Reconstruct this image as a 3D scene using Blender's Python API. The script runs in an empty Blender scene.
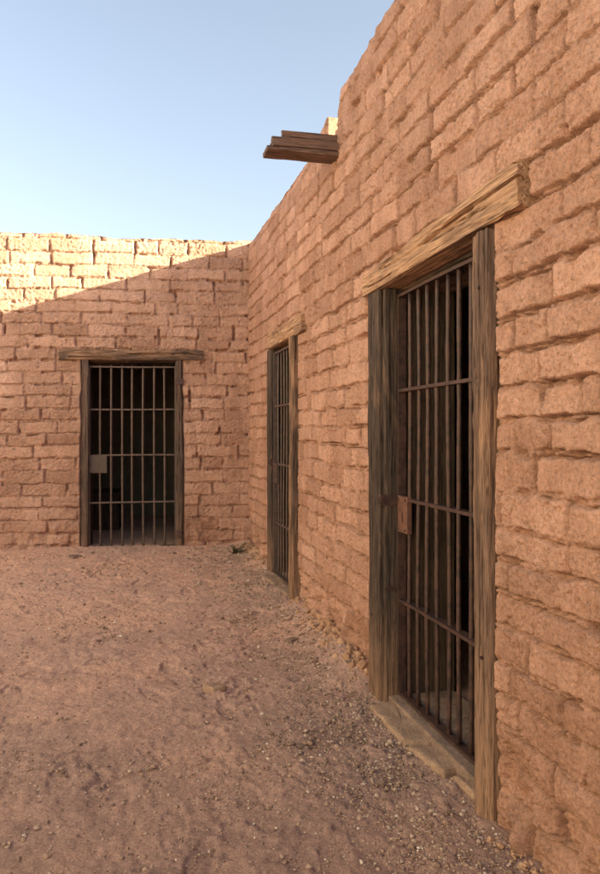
import bpy, math, random
import numpy as np

# ------------------------------------------------------------------ basics
sc = bpy.context.scene
COL = sc.collection
PI = math.pi
D = 1.28            # the long wall stands at x = D, running along +y
YC = 7.66           # the corner of the two walls
ANG = math.radians(5)
ZC = 1.355          # eye height
rng = np.random.default_rng(11)


def lerp_table(v, tab):
    return np.interp(v, [a for a, b in tab], [b for a, b in tab])


# ------------------------------------------------------------------ numpy noise
def _hash(ix, iy, seed):
    h = (ix.astype(np.int64) * 374761393 + iy.astype(np.int64) * 668265263 + int(seed) * 974634371) & 0xFFFFFFFF
    h = ((h ^ (h >> 13)) * 1274126177) & 0xFFFFFFFF
    h = ((h ^ (h >> 16)) * 2246822519) & 0xFFFFFFFF
    h = h ^ (h >> 15)
    return (h & 0xFFFFFF).astype(np.float64) / 0xFFFFFF * 2 - 1


def vnoise(x, y, seed=0):
    ix = np.floor(x); iy = np.floor(y)
    fx = x - ix; fy = y - iy
    fx = fx * fx * fx * (fx * (fx * 6 - 15) + 10)
    fy = fy * fy * fy * (fy * (fy * 6 - 15) + 10)
    a = _hash(ix, iy, seed); b = _hash(ix + 1, iy, seed)
    c = _hash(ix, iy + 1, seed); d = _hash(ix + 1, iy + 1, seed)
    return (a * (1 - fx) + b * fx) * (1 - fy) + (c * (1 - fx) + d * fx) * fy


def fbm(x, y, octv=4, seed=0, gain=0.5):
    r = 0; amp = 1; tot = 0
    ca, sa = math.cos(0.6), math.sin(0.6)
    for o in range(octv):
        r = r + amp * vnoise(x, y, seed + o * 17)
        tot += amp; amp *= gain
        x, y = (x * ca - y * sa) * 2.03 + 3.7, (x * sa + y * ca) * 2.03 + 1.3
    return r / tot


def worley(x, y, seed=0):
    ix = np.floor(x); iy = np.floor(y); best = np.full(x.shape, 9.0)
    for dx in (-1, 0, 1):
        for dy in (-1, 0, 1):
            cx, cy = ix + dx, iy + dy
            px = cx + 0.5 + 0.45 * _hash(cx, cy, seed); py = cy + 0.5 + 0.45 * _hash(cx, cy, seed + 1)
            best = np.minimum(best, (px - x) ** 2 + (py - y) ** 2)
    return np.sqrt(best)


def sstep(a, b, x):
    t = np.clip((x - a) / (b - a), 0, 1)
    return t * t * (3 - 2 * t)


# ------------------------------------------------------------------ object helpers
def put(o, parent=None):
    COL.objects.link(o)
    if parent is not None:
        o.parent = parent
    return o


def tag(o, label=None, cat=None, group=None, kind=None):
    if label: o['label'] = label
    if cat: o['category'] = cat
    if group: o['group'] = group
    if kind: o['kind'] = kind
    return o


def empty(name, loc=(0, 0, 0), rz=0.0):
    o = bpy.data.objects.new(name, None)
    o.location = loc; o.rotation_euler = (0, 0, rz)
    o.empty_display_size = 0.2
    return put(o)


def mesh_np(name, verts, quads, mat, parent=None, smooth=True, attrs=None, tris=None):
    """verts (n,3), quads (m,4) -> one mesh object"""
    me = bpy.data.meshes.new(name)
    verts = np.asarray(verts, dtype=np.float32)
    faces = np.asarray(quads if tris is None else tris, dtype=np.int32)
    k = faces.shape[1]; m = len(faces)
    me.vertices.add(len(verts)); me.vertices.foreach_set('co', verts.ravel())
    me.loops.add(m * k); me.loops.foreach_set('vertex_index', faces.ravel())
    me.polygons.add(m)
    me.polygons.foreach_set('loop_start', np.arange(0, m * k, k, dtype=np.int32))
    try:
        me.polygons.foreach_set('loop_total', np.full(m, k, dtype=np.int32))
    except Exception:
        pass
    me.polygons.foreach_set('use_smooth', np.full(m, bool(smooth)))
    for an, av in (attrs or {}).items():
        at = me.attributes.new(an, 'FLOAT', 'POINT')
        at.data.foreach_set('value', np.asarray(av, dtype=np.float32).ravel())
    me.update(calc_edges=True)
    me.validate()
    me.materials.append(mat)
    return put(bpy.data.objects.new(name, me), parent)


class MB:
    """collects simple solids into one mesh"""
    def __init__(self):
        self.v = []; self.f = []

    def add(self, v, f):
        b = len(self.v)
        self.v += [tuple(p) for p in v]
        self.f += [tuple(i + b for i in q) for q in f]
        return self

    def box(self, x0, x1, y0, y1, z0, z1, bev=0.0):
        if bev <= 0:
            v = [(x, y, z) for z in (z0, z1) for y in (y0, y1) for x in (x0, x1)]
            return self.add(v, [(0, 2, 3, 1), (4, 5, 7, 6), (0, 1, 5, 4), (2, 6, 7, 3), (0, 4, 6, 2), (1, 3, 7, 5)])
        import bmesh
        bm = bmesh.new()
        bmesh.ops.create_cube(bm, size=1)
        for p in bm.verts:
            p.co = ((x0 + x1) / 2 + p.co.x * (x1 - x0), (y0 + y1) / 2 + p.co.y * (y1 - y0), (z0 + z1) / 2 + p.co.z * (z1 - z0))
        bmesh.ops.bevel(bm, geom=list(bm.edges), offset=bev, segments=2, affect='EDGES', profile=0.5)
        bm.verts.ensure_lookup_table()
        vs = [p.co[:] for p in bm.verts]; fs = [[q.index for q in f.verts] for f in bm.faces]
        bm.free()
        return self.add(vs, fs)

    def tube(self, pts, r, n=10, seed=None):
        """round bar through pts (mostly vertical or horizontal)"""
        pts = [np.array(p, float) for p in pts]
        t = pts[-1] - pts[0]; t /= np.linalg.norm(t)
        a = np.array([1, 0, 0]) if abs(t[0]) < 0.8 else np.array([0, 1, 0])
        u = np.cross(t, a); u /= np.linalg.norm(u); w = np.cross(t, u)
        v = []; f = []
        for i, p in enumerate(pts):
            rr = r * (1 + (random.uniform(-0.10, 0.10) if seed is not None else 0))
            for k in range(n):
                an = 2 * PI * k / n
                v.append(p + rr * (math.cos(an) * u + math.sin(an) * w))
        for i in range(len(pts) - 1):
            for k in range(n):
                k2 = (k + 1) % n
                f.append((i * n + k, i * n + k2, (i + 1) * n + k2, (i + 1) * n + k))
        f.append(tuple(range(n))[::-1]); f.append(tuple((len(pts) - 1) * n + k for k in range(n)))
        return self.add(v, f)

    def build(self, name, mat, parent=None, smooth=False):
        me = bpy.data.meshes.new(name)
        me.from_pydata([tuple(map(float, p)) for p in self.v], [], self.f)
        me.update()
        if smooth:
            for p in me.polygons: p.use_smooth = len(p.vertices) == 4
        me.materials.append(mat)
        return put(bpy.data.objects.new(name, me), parent)


# ------------------------------------------------------------------ materials
class NT:
    def __init__(self, name):
        self.m = bpy.data.materials.new(name); self.m.use_nodes = True
        self.t = self.m.node_tree; self.t.nodes.clear()
        self.out = self.n('ShaderNodeOutputMaterial'); self.b = self.n('ShaderNodeBsdfPrincipled')
        self.l(self.b.outputs[0], self.out.inputs[0])

    def n(self, typ, **kw):
        o = self.t.nodes.new(typ)
        for k, v in kw.items(): setattr(o, k, v)
        return o

    def l(self, a, b): self.t.links.new(a, b)

    def coords(self, scale=(1, 1, 1), loc=(0, 0, 0), kind='Object'):
        tc = self.n('ShaderNodeTexCoord'); mp = self.n('ShaderNodeMapping')
        mp.inputs['Scale'].default_value = scale; mp.inputs['Location'].default_value = loc
        self.l(tc.outputs[kind], mp.inputs[0]); return mp.outputs[0]

    def noise(self, co, scale, detail=5, rough=0.55, dist=0.0):
        o = self.n('ShaderNodeTexNoise')
        o.inputs['Scale'].default_value = scale; o.inputs['Detail'].default_value = detail
        o.inputs['Roughness'].default_value = rough; o.inputs['Distortion'].default_value = dist
        self.l(co, o.inputs['Vector']); return o.outputs['Fac']

    def ramp(self, fac, stops, interp='LINEAR'):
        o = self.n('ShaderNodeValToRGB'); cr = o.color_ramp; cr.interpolation = interp
        while len(cr.elements) < len(stops): cr.elements.new(0.5)
        for e, (p, c) in zip(cr.elements, stops):
            e.position = p; e.color = (*c, 1) if len(c) == 3 else c
        self.l(fac, o.inputs[0]); return o.outputs[0]

    def mix(self, fac, a, b, mode='MIX'):
        o = self.n('ShaderNodeMix', data_type='RGBA', blend_type=mode)
        for sock, v in ((o.inputs[0], fac), (o.inputs[6], a), (o.inputs[7], b)):
            if isinstance(v, (int, float)): sock.default_value = v
            elif isinstance(v, tuple): sock.default_value = (*v, 1)
            else: self.l(v, sock)
        return o.outputs[2]

    def math(self, op, a, b=0.0):
        o = self.n('ShaderNodeMath', operation=op)
        for s, v in ((o.inputs[0], a), (o.inputs[1], b)):
            if isinstance(v, (int, float)): s.default_value = v
            else: self.l(v, s)
        return o.outputs[0]

    def attr(self, name):
        o = self.n('ShaderNodeAttribute'); o.attribute_name = name; return o.outputs['Fac']

    def bump(self, h, dist, strength=1.0, prev=None):
        o = self.n('ShaderNodeBump'); o.inputs['Distance'].default_value = dist; o.inputs['Strength'].default_value = strength
        self.l(h, o.inputs['Height'])
        if prev is not None: self.l(prev, o.inputs['Normal'])
        return o.outputs[0]

    def done(self, color, rough=0.9, normal=None, metallic=0.0, spec=0.2):
        for k, v in (('Base Color', color), ('Roughness', rough), ('Metallic', metallic), ('Specular IOR Level', spec)):
            s = self.b.inputs[k]
            if isinstance(v, (int, float)): s.default_value = v
            elif isinstance(v, tuple): s.default_value = (*v, 1)
            else: self.l(v, s)
        if normal is not None: self.l(normal, self.b.inputs['Normal'])
        return self.m


def gray(v): return (v, v, v)


def adobe_material(name, base, mortar, tinted=True):
    n = NT(name)
    co = n.coords()
    big = n.noise(co, 1.3, 3, 0.6)
    mid = n.noise(co, 9, 5, 0.6)
    fine = n.noise(co, 70, 4, 0.7)
    c = n.ramp(big, [(0.28, tuple(v * k for v, k in zip(base, (0.84, 0.80, 0.76)))), (0.5, base), (0.72, tuple(v * k for v, k in zip(base, (1.08, 1.13, 1.17))))])
    streak = n.noise(n.coords((1, 1, 0.12), (2.2, 5.1, 0.6)), 7.5, 4, 0.6)
    c = n.mix(0.8, c, n.ramp(streak, [(0.33, (0.84, 0.82, 0.80)), (0.5, gray(1.0)), (0.68, (1.09, 1.10, 1.11))]), 'MULTIPLY')
    if tinted:
        tint = n.attr('tint')
        c = n.mix(1.0, c, n.ramp(tint, [(0.0, (0.80, 0.775, 0.75)), (0.5, (0.98, 0.98, 0.98)), (1.0, (1.15, 1.165, 1.18))]), 'MULTIPLY')
        c = n.mix(n.attr('mortar'), c, n.mix(1.0, mortar, n.ramp(mid, [(0.3, gray(0.8)), (0.7, gray(1.12))]), 'MULTIPLY'))
    c = n.mix(0.8, c, n.ramp(mid, [(0.28, (0.78, 0.76, 0.74)), (0.5, gray(1.0)), (0.75, (1.10, 1.10, 1.12))]), 'MULTIPLY')
    c = n.mix(0.7, c, n.ramp(fine, [(0.3, gray(0.50)), (0.48, gray(1.0)), (0.72, gray(1.28))]), 'MULTIPLY')
    # bits of straw and pale grit mixed into the mud
    vo = n.n('ShaderNodeTexVoronoi'); vo.inputs['Scale'].default_value = 42
    n.l(co, vo.inputs['Vector'])
    grit = n.ramp(vo.outputs['Distance'], [(0.08, gray(1)), (0.16, gray(0))])
    c = n.mix(n.math('MULTIPLY', grit, 0.30), c, tuple(min(1, v * 1.5) for v in base))
    fl = n.ramp(n.noise(n.coords((1, 1, 1.7)), 95, 3, 0.6), [(0.325, gray(1)), (0.36, gray(0))])
    c = n.mix(n.math('MULTIPLY', fl, 0.62), c, tuple(v * 0.30 for v in base))
    st = n.ramp(n.noise(n.coords((1.0, 2.6, 0.8), (7.1, 3.3, 1.7)), 120, 2, 0.5), [(0.655, gray(0)), (0.69, gray(1))])
    c = n.mix(n.math('MULTIPLY', st, 0.5), c, tuple(min(0.8, v * 1.45) for v in base))
    h1 = n.noise(co, 38, 6, 0.68)
    h2 = n.noise(co, 170, 4, 0.65)
    pit = n.ramp(n.noise(n.coords((1, 1, 1.6)), 62, 2, 0.5), [(0.34, gray(0)), (0.42, gray(1))])
    nr = n.bump(h1, 0.019, 0.7)
    nr = n.bump(pit, 0.006, 0.5, nr)
    nr = n.bump(h2, 0.008, 0.9, nr)
    return n.done(c, 0.96, nr, spec=0.1)


def wood_material(name, light, dark, grey, amount, seed, axis=2, patch=0.5, foot=0.0):
    """weathered timber; the grain runs along the local axis"""
    n = NT(name)
    s = [1, 1, 1]; s[axis] = 0.040
    co = n.coords(tuple(s), (seed * 3.1, seed * 1.7, seed * 0.9))
    co2 = n.coords((1, 1, 1), (seed * 1.3, seed * 2.1, seed * 0.4))
    g1 = n.noise(co, 95, 6, 0.70, 0.15)
    g2 = n.noise(co, 240, 4, 0.6)
    s2 = [1, 1, 1]; s2[axis] = 0.3
    pa = n.noise(n.coords(tuple(s2), (seed * 0.7, seed * 2.7, seed * 1.9)), 5.5, 4, 0.6, 0.6)
    c = n.ramp(g1, [(0.30, dark), (0.46, tuple((a * 0.6 + b * 0.4) for a, b in zip(light, dark))), (0.64, light)])
    cg = n.ramp(g1, [(0.32, tuple(v * 0.45 for v in grey)), (0.62, grey)])
    c = n.mix(n.ramp(pa, [(patch - 0.09, gray(0)), (patch + 0.09, gray(1))]), c, n.mix(amount, c, cg))
    if foot > 0:
        sp = n.n('ShaderNodeSeparateXYZ'); tc = n.n('ShaderNodeTexCoord'); n.l(tc.outputs['Object'], sp.inputs[0])
        hgt = n.math('ADD', sp.outputs[2], n.math('MULTIPLY', n.math('SUBTRACT', g1, 0.5), 0.9))
        c = n.mix(n.ramp(hgt, [(foot * 0.10, gray(0.9)), (foot * 1.15, gray(0))]), c, n.ramp(g1, [(0.30, tuple(v * 0.55 for v in light)), (0.60, tuple(v * 1.15 for v in light))]))
    c = n.mix(0.7, c, n.ramp(g2, [(0.3, gray(0.45)), (0.52, gray(1.0)), (0.75, gray(1.3))]), 'MULTIPLY')
    vein = n.ramp(n.noise(co, 150, 3, 0.6, 0.15), [(0.37, gray(0.22)), (0.44, gray(1))])
    c = n.mix(0.75, c, vein, 'MULTIPLY')
    crack = n.ramp(n.noise(co, 75, 3, 0.5, 0.8), [(0.33, gray(0)), (0.40, gray(1))])
    nr = n.bump(g1, 0.014, 0.8)
    nr = n.bump(crack, 0.008, 0.8, nr)
    nr = n.bump(g2, 0.004, 0.6, nr)
    return n.done(c, 0.85, nr, spec=0.2)


def rust_material(name, base, rust):
    n = NT(name)
    co = n.coords()
    a = n.noise(co, 28, 5, 0.65); b = n.noise(co, 160, 4, 0.6)
    c = n.ramp(a, [(0.36, base), (0.64, rust)])
    c = n.mix(0.6, c, n.ramp(b, [(0.3, gray(0.6)), (0.7, gray(1.25))]), 'MULTIPLY')
    r = n.ramp(a, [(0.3, gray(0.36)), (0.7, gray(0.62))])
    nr = n.bump(b, 0.0025, 0.7)
    return n.done(c, r, nr, 0.25, 0.45)


ADOBE = (0.60, 0.346, 0.252)
MORT = (0.525, 0.298, 0.213)
M_adobe = adobe_material('adobe_brick', ADOBE, MORT)
M_adobe_b = adobe_material('adobe_brick_weathered', (0.56, 0.337, 0.252), (0.52, 0.308, 0.228))
M_core = adobe_material('adobe_plain', ADOBE, MORT, tinted=False)
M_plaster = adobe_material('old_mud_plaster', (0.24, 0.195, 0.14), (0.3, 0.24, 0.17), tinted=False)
M_inner = adobe_material('shade_darkened_mud_plaster', (0.17, 0.115, 0.085), (0.3, 0.24, 0.17), tinted=False)  # interior plaster coloured dark to deepen the shade inside the cells
TAN = (0.68, 0.41, 0.255); DKB = (0.13, 0.075, 0.045); GRY = (0.16, 0.125, 0.10)
M_lintel = wood_material('lintel_timber', TAN, (0.28, 0.145, 0.08), (0.24, 0.155, 0.11), 0.85, 1.0, 2, 0.62)
M_lintel_b = wood_material('old_lintel_timber', (0.50, 0.30, 0.195), DKB, (0.15, 0.102, 0.082), 0.9, 2.0, 2, 0.50)
M_jamb = wood_material('jamb_timber', (0.46, 0.275, 0.178), (0.10, 0.056, 0.041), (0.225, 0.146, 0.117), 0.9, 3.0, 2, 0.44, 0.85)
M_jamb_d = wood_material('dark_jamb_timber', (0.36, 0.215, 0.14), (0.045, 0.030, 0.024), (0.115, 0.083, 0.069), 0.95, 4.0, 2, 0.36, 0.5)
M_jamb_g = wood_material('thin_post_timber', (0.28, 0.17, 0.12), (0.08, 0.049, 0.038), (0.17, 0.12, 0.10), 0.9, 7.0, 2, 0.45, 0.4)
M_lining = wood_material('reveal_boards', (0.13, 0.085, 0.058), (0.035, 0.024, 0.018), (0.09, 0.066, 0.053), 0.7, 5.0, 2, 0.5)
M_spout = wood_material('spout_timber', (0.30, 0.178, 0.13), (0.08, 0.047, 0.037), (0.26, 0.178, 0.152), 0.8, 6.0, 2, 0.48)
M_iron = rust_material('rusty_iron', (0.042, 0.028, 0.026), (0.12, 0.060, 0.048))
M_iron_b = rust_material('grey_iron', (0.085, 0.066, 0.061), (0.17, 0.105, 0.088))
M_plate = rust_material('rusty_plate', (0.14, 0.068, 0.050), (0.235, 0.11, 0.076))
M_plate_b = rust_material('dull_plate', (0.075, 0.054, 0.048), (0.125, 0.080, 0.066))


# ------------------------------------------------------------------ ground level
def ground_z(x, y):
    x = np.asarray(x, float); y = np.asarray(y, float)
    z = lerp_table(y, [(0, -0.03), (2.55, -0.03), (3.0, -0.005), (3.8, 0.012), (5.5, 0.11), (6.6, 0.15), (7.66, 0.205), (9, 0.21), (12, 0.21), (40, 0.21)])
    # dirt washed up against the long wall and the end wall
    dw = np.clip(D - x, 0, 9)
    k = lerp_table(y, [(2.3, 0.0), (2.4, 0.0), (3.80, 0.0), (3.9, 0.08), (4.2, 0.10), (5.3, 0.06), (5.5, 0.0), (6.6, 0.0), (6.8, 0.045), (7.7, 0.05), (8, 0.0)])
    z = z + k * np.exp(-(dw / 0.16) ** 2) * (x < D + 0.1)
    yb = YC + (D - x) * math.tan(ANG)
    z = z + 0.02 * np.exp(-((yb - y) / 0.25) ** 2) * (x < D)
    near = np.exp(-((np.abs(x) / 9) ** 2 + ((y - 4) / 9) ** 2))
    z = z + near * (0.018 * fbm(x * 1.1, y * 1.1, 3, 5) + 0.008 * fbm(x * 4.5, y * 4.5, 3, 9))
    return z


def build_ground():
    def lines(segs, far):
        out = [np.arange(a, b, s) for a, b, s in segs]
        v = np.concatenate(out + [[segs[-1][1]]])
        lo, hi = v[0], v[-1]
        a = []; st = 0.05; p = hi
        while p < far: st *= 1.28; p += st; a.append(p)
        b = []; st = 0.05; p = lo
        while p > -far: st *= 1.28; p -= st; b.append(p)
        return np.concatenate([b[::-1], v, a])
    xs = lines([(-1.9, -1.3, 0.02), (-1.3, 1.45, 0.0085), (1.45, 2.6, 0.05)], 2500)
    ys = lines([(1.0, 1.9, 0.03), (1.9, 4.6, 0.0085), (4.6, 8.2, 0.014), (8.2, 10.5, 0.06)], 2500)
    X, Y = np.meshgrid(xs, ys)
    Z = ground_z(X, Y)
    near = sstep(-2.4, -1.6, X) * sstep(2.2, 1.5, X) * sstep(1.2, 1.7, Y) * sstep(8.8, 8.0, Y)
    # trodden dirt: scuffs, shallow prints, crumbs
    scuff = np.abs(fbm(X * 3.2 + 0.3 * fbm(X * 6, Y * 6, 2, 3), Y * 5.5, 3, 21))
    Z = Z + near * (0.0065 * fbm(X * 14, Y * 14, 3, 31) + 0.005 * fbm(X * 38, Y * 38, 2, 37) - 0.014 * sstep(0.14, 0.0, scuff) * sstep(-0.1, 0.3, fbm(X * 1.5, Y * 1.5, 2, 77)))
    clod = sstep(0.42, 0.75, vnoise(X * 24, Y * 24, 41)) * sstep(-0.15, 0.35, fbm(X * 1.7, Y * 1.7, 3, 43))
    Z = Z + near * 0.008 * clod
    prints = 0
    r2 = np.random.default_rng(5)
    for i in range(26):
        px, py = r2.uniform(-1.1, 0.9), r2.uniform(2.2, 6.8)
        a = r2.normal(0.1, 0.5); ca, sa = math.cos(a), math.sin(a)
        u = (X - px) * ca + (Y - py) * sa; v = -(X - px) * sa + (Y - py) * ca
        rr = np.sqrt((u / 0.05) ** 2 + (v / 0.135) ** 2)
        prints = prints + (-0.006 * sstep(1.05, 0.8, rr) + 0.003 * np.exp(-((rr - 1.15) / 0.16) ** 2)) * (1 + 0.3 * np.sin(v * 260) * (rr < 1))
    Z = Z + near * prints
    nx, ny = len(xs), len(ys)
    idx = np.arange(nx * ny).reshape(ny, nx)
    q = np.stack([idx[:-1, :-1], idx[:-1, 1:], idx[1:, 1:], idx[1:, :-1]], -1).reshape(-1, 4)
    n = NT('packed_dirt')
    co = n.coords()
    big = n.noise(co, 0.9, 4, 0.6); mid = n.noise(co, 6, 5, 0.62); fine = n.noise(co, 85, 5, 0.7)
    c = n.ramp(big, [(0.32, (0.52, 0.345, 0.29)), (0.5, (0.575, 0.372, 0.302)), (0.68, (0.63, 0.392, 0.30))])
    c = n.mix(0.75, c, n.ramp(mid, [(0.3, (0.74, 0.74, 0.76)), (0.5, gray(1)), (0.72, (1.16, 1.14, 1.12))]), 'MULTIPLY')
    c = n.mix(0.85, c, n.ramp(fine, [(0.3, gray(0.62)), (0.52, gray(1.0)), (0.72, gray(1.32))]), 'MULTIPLY')
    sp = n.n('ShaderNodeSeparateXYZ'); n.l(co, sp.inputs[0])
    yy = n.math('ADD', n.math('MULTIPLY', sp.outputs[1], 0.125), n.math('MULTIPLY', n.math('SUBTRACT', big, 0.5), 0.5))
    c = n.mix(1.0, c, n.ramp(yy, [(0.28, (0.77, 0.765, 0.765)), (0.50, (0.98, 0.97, 0.96)), (0.75, (1.22, 1.19, 1.13))]), 'MULTIPLY')  # light gradient put into the dirt colour: darker near, lighter far off
    vo = n.n('ShaderNodeTexVoronoi'); vo.inputs['Scale'].default_value = 95
    n.l(co, vo.inputs['Vector'])
    sand = n.ramp(vo.outputs['Distance'], [(0.14, gray(1)), (0.26, gray(0))])
    c = n.mix(n.math('MULTIPLY', sand, 0.5), c, n.ramp(n.noise(co, 60, 1), [(0.4, (0.16, 0.10, 0.08)), (0.6, (0.52, 0.38, 0.30))]))
    nr = n.bump(n.noise(co, 30, 6, 0.7), 0.028, 0.8)
    nr = n.bump(sand, 0.006, 0.8, nr)
    nr = n.bump(n.noise(co, 210, 4, 0.7), 0.005, 0.7, nr)
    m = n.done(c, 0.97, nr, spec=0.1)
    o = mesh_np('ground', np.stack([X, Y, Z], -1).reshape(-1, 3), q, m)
    tag(o, 'bare packed reddish dirt ground of the jail yard', 'ground', kind='structure')


# ------------------------------------------------------------------ adobe facade
def adobe_sheet(name, s, z, H, top_depth, openings, seed, mat, parent, base_z, course=0.1215, RL=0.44, CK=0.033, FT=1.0, VK=1.25):
    """brick relief over the local (s, z) plane; outward is local -y. One mesh, real depth."""
    r = np.random.default_rng(seed)
    S, Z = np.meshgrid(s, z)
    Hs = H(s)
    tops = Z > Hs[None, :]
    Zc = np.minimum(Z, Hs[None, :])
    Sw = S + 0.012 * fbm(S * 4.1, Zc * 4.1, 3, seed + 1) + 0.004 * fbm(S * 17, Zc * 17, 2, seed + 2)
    Zw = Zc + 0.011 * fbm(S * 1.6, Zc * 1.0, 2, seed + 3) + 0.011 * fbm(S * 6.1, Zc * 6.1, 3, seed + 4) + 0.0055 * fbm(S * 21, Zc * 21, 2, seed + 5)
    hs = course * (1 + r.uniform(-0.11, 0.11, 60))
    zb = np.concatenate([[-0.5], -0.5 + np.cumsum(hs)])
    ci = np.clip(np.searchsorted(zb, Zw, side='right') - 1, 0, 59)
    zl, zh = zb[ci], zb[ci + 1]
    dz = np.minimum(Zw - zl, zh - Zw)
    ds = np.full_like(Sw, 9.0)
    bo = np.zeros_like(Sw); tint = np.full_like(Sw, 0.5); tx = np.zeros_like(Sw); tz = np.zeros_like(Sw)
    smin, smax = s[0] - 1, s[-1] + 1
    for c in range(ci.min(), ci.max() + 1):
        mk = ci == c
        if not mk.any(): continue
        le = []
        p = smin - r.uniform(0, 0.4)
        while p < smax:
            le.append(p); p += r.choice([0.41, 0.38, 0.44, 0.35, 0.29, 0.22], p=[0.3, 0.22, 0.18, 0.14, 0.1, 0.06]) * r.uniform(0.94, 1.06)
        le = np.array(le + [p])
        bi = np.clip(np.searchsorted(le, Sw[mk], side='right') - 1, 0, len(le) - 2)
        nb = len(le) - 1
        a, b = le[bi], le[bi + 1]
        ds[mk] = np.minimum(Sw[mk] - a, b - Sw[mk])
        bo[mk] = r.normal(0, RL * 0.0105, nb)[bi]
        tint[mk] = np.clip(r.normal(0.5, 0.24, nb), 0, 1)[bi]
        tx[mk] = (r.normal(0, RL * 0.024, nb)[bi]) * (Sw[mk] - (a + b) / 2)
        tz[mk] = (r.normal(0, RL * 0.040, nb)[bi]) * (Zw[mk] - (zl[mk] + zh[mk]) / 2)
    # rounded smooth minimum of the two joint distances
    k = 0.012
    h = np.clip(0.5 + 0.5 * (ds - dz) / k, 0, 1)
    e = ds * (1 - h) + dz * h - k * h * (1 - h)
    e = e + 0.0045 * fbm(S * 30, Zc * 30, 2, seed + 8)
    wear = 0.5 + 0.5 * fbm(S * 1.3, Zc * 1.3, 3, seed + 9)           # how far the joints have washed out
    wear = np.clip(wear * 1.6 - 0.25 + 0.35 * fbm(S * 5, Zc * 5, 2, seed + 10), 0.05, 1.25)
    mw = 0.006 + 0.005 * wear
    prof = sstep(mw * 0.5, mw + 0.0065, e)
    disp = (bo + tx + tz) * prof - RL * (0.0060 + 0.0085 * wear - 0.008 * fbm(S * 40, Zc * 50, 3, seed + 36)) * (1 - prof)
    # thin open cracks along one lip of the joints, now and then a deep hole
    edge_n = 0.0035 * fbm(S * 34, Zc * 34, 2, seed + 8)
    lip_h = np.exp(-((Zw - zl - mw + edge_n) / 0.0036) ** 2) * sstep(-0.24, 0.08, fbm(S * 3.3, Zc * 5.5, 3, seed + 11))
    lip_t = np.exp(-((zh - Zw - mw + edge_n) / 0.0034) ** 2) * sstep(0.05, 0.3, fbm(S * 3.9, Zc * 5.5, 3, seed + 45))
    lip_v = np.exp(-((ds - mw * 0.6 + edge_n) / 0.0042) ** 2) * (ds < dz + 0.02) * sstep(-0.3, 0.05, fbm(S * 4.3, Zc * 6.5, 3, seed + 46))
    disp = disp - CK * np.maximum(np.maximum(lip_h, lip_t), VK * lip_v)
    hair = sstep(0.028, 0.0, np.abs(fbm(S * 2.7 + 0.5 * fbm(S * 7, Zc * 7, 2, seed + 41), Zc * 3.1, 3, seed + 42))) * sstep(0.05, 0.3, fbm(S * 1.9, Zc * 1.9, 2, seed + 43))
    disp = disp - 0.012 * hair
    hole = sstep(0.30, 0.62, vnoise(S * 13, Zc * 16, seed + 12)) * sstep(0.022, 0.004, e)
    disp = disp - 0.045 * hole * np.clip(wear, 0.3, 1)
    vj = (ds < dz + 0.004) * sstep(0.018, 0.003, ds) * sstep(0.0, 0.5, vnoise(S * 6, Zc * 7.5, seed + 13))
    disp = disp - CK * 0.85 * vj
    disp = disp + 0.0045 * fbm(S * 8, Zc * 9, 3, seed + 14)
    wx = S + 0.010 * fbm(S * 22, Zc * 22, 2, seed + 30); wz = Zc + 0.010 * fbm(S * 22, Zc * 22, 2, seed + 32)
    lumpy = sstep(-0.25, 0.35, fbm(S * 4, Zc * 4, 3, seed + 33))
    crumb = 0.45 - worley(wx * 34, wz * 42, seed + 15)
    disp = disp + 0.0055 * crumb * (0.25 + 0.75 * lumpy) + 0.0045 * fbm(S * 44, Zc * 52, 3, seed + 31)
    pits = sstep(0.48, 0.64, vnoise(wx * 46 + 0.4 * Zc, wz * 58, seed + 16)) + 0.8 * sstep(0.52, 0.7, vnoise(wx * 80, wz * 95, seed + 18))
    disp = disp - 0.0060 * pits * sstep(-0.35, 0.25, fbm(S * 3, Zc * 3, 2, seed + 17))
    disp = disp + 0.011 * fbm(S * 0.7, Zc * 0.9, 2, seed + 19)
    # crumbling foot of the wall
    bz = base_z(s)[None, :]
    foot = sstep(0.34, 0.04, Zc - bz + 0.16 * fbm(S * 2.6, Zc * 2, 3, seed + 20))
    disp = disp + foot * FT * (-0.020 + 0.060 * fbm(S * 8, Zc * 6, 3, seed + 21) + 0.03 * (0.4 - worley(S * 13, Zc * 9, seed + 35)) - 0.030 * np.abs(fbm(S * 14, Zc * 14, 3, seed + 22)))
    for (a, b, zt) in openings:
        g = np.minimum(np.abs(S - a), np.abs(S - b))
        calm = np.where(Zc < zt + 0.05, sstep(0.0, 0.075, g), 1.0)
        disp = disp * (0.30 + 0.70 * calm)
    # ragged gap against the door posts, and no bulge through the timber
    for (a, b, zt) in openings:
        g = np.minimum(np.abs(S - a), np.abs(S - b))
        rag = 0.012 + 0.015 * fbm(S * 0 + 3.3 + seed, Zc * 5.5, 2, seed + 23)
        disp = np.where(Zc < zt + 0.01, disp - 0.055 * sstep(rag + 0.008, rag - 0.004, g), disp)
        ins = (S > a - 0.01) & (S < b + 0.01) & (Zc < zt + 0.16) & (Zc > zt - 0.02)
        disp = np.where(ins, np.minimum(disp, 0.006), disp)
        inj = (S > a) & (S < b) & (Zc < zt + 0.01)
        disp = np.where(inj, np.minimum(disp, -0.03), disp)
    # weathered crest
    crest = sstep(0.07, 0.0, Hs[None, :] - Zc)
    disp = disp - crest * (0.022 + 0.014 * fbm(S * 7, S * 0 + 2, 2, seed + 24))
    disp = np.where(tops, 0, disp)
    P = np.stack([S, -disp, Zc], -1)
    # flat top of the wall: extra rows going back
    last = P[-1].copy()
    hcol = last[:, 2].copy()
    crest_d = -(0.022 + 0.014 * fbm(s * 7, s * 0 + 2, 2, seed + 24))
    rows = []
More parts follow.
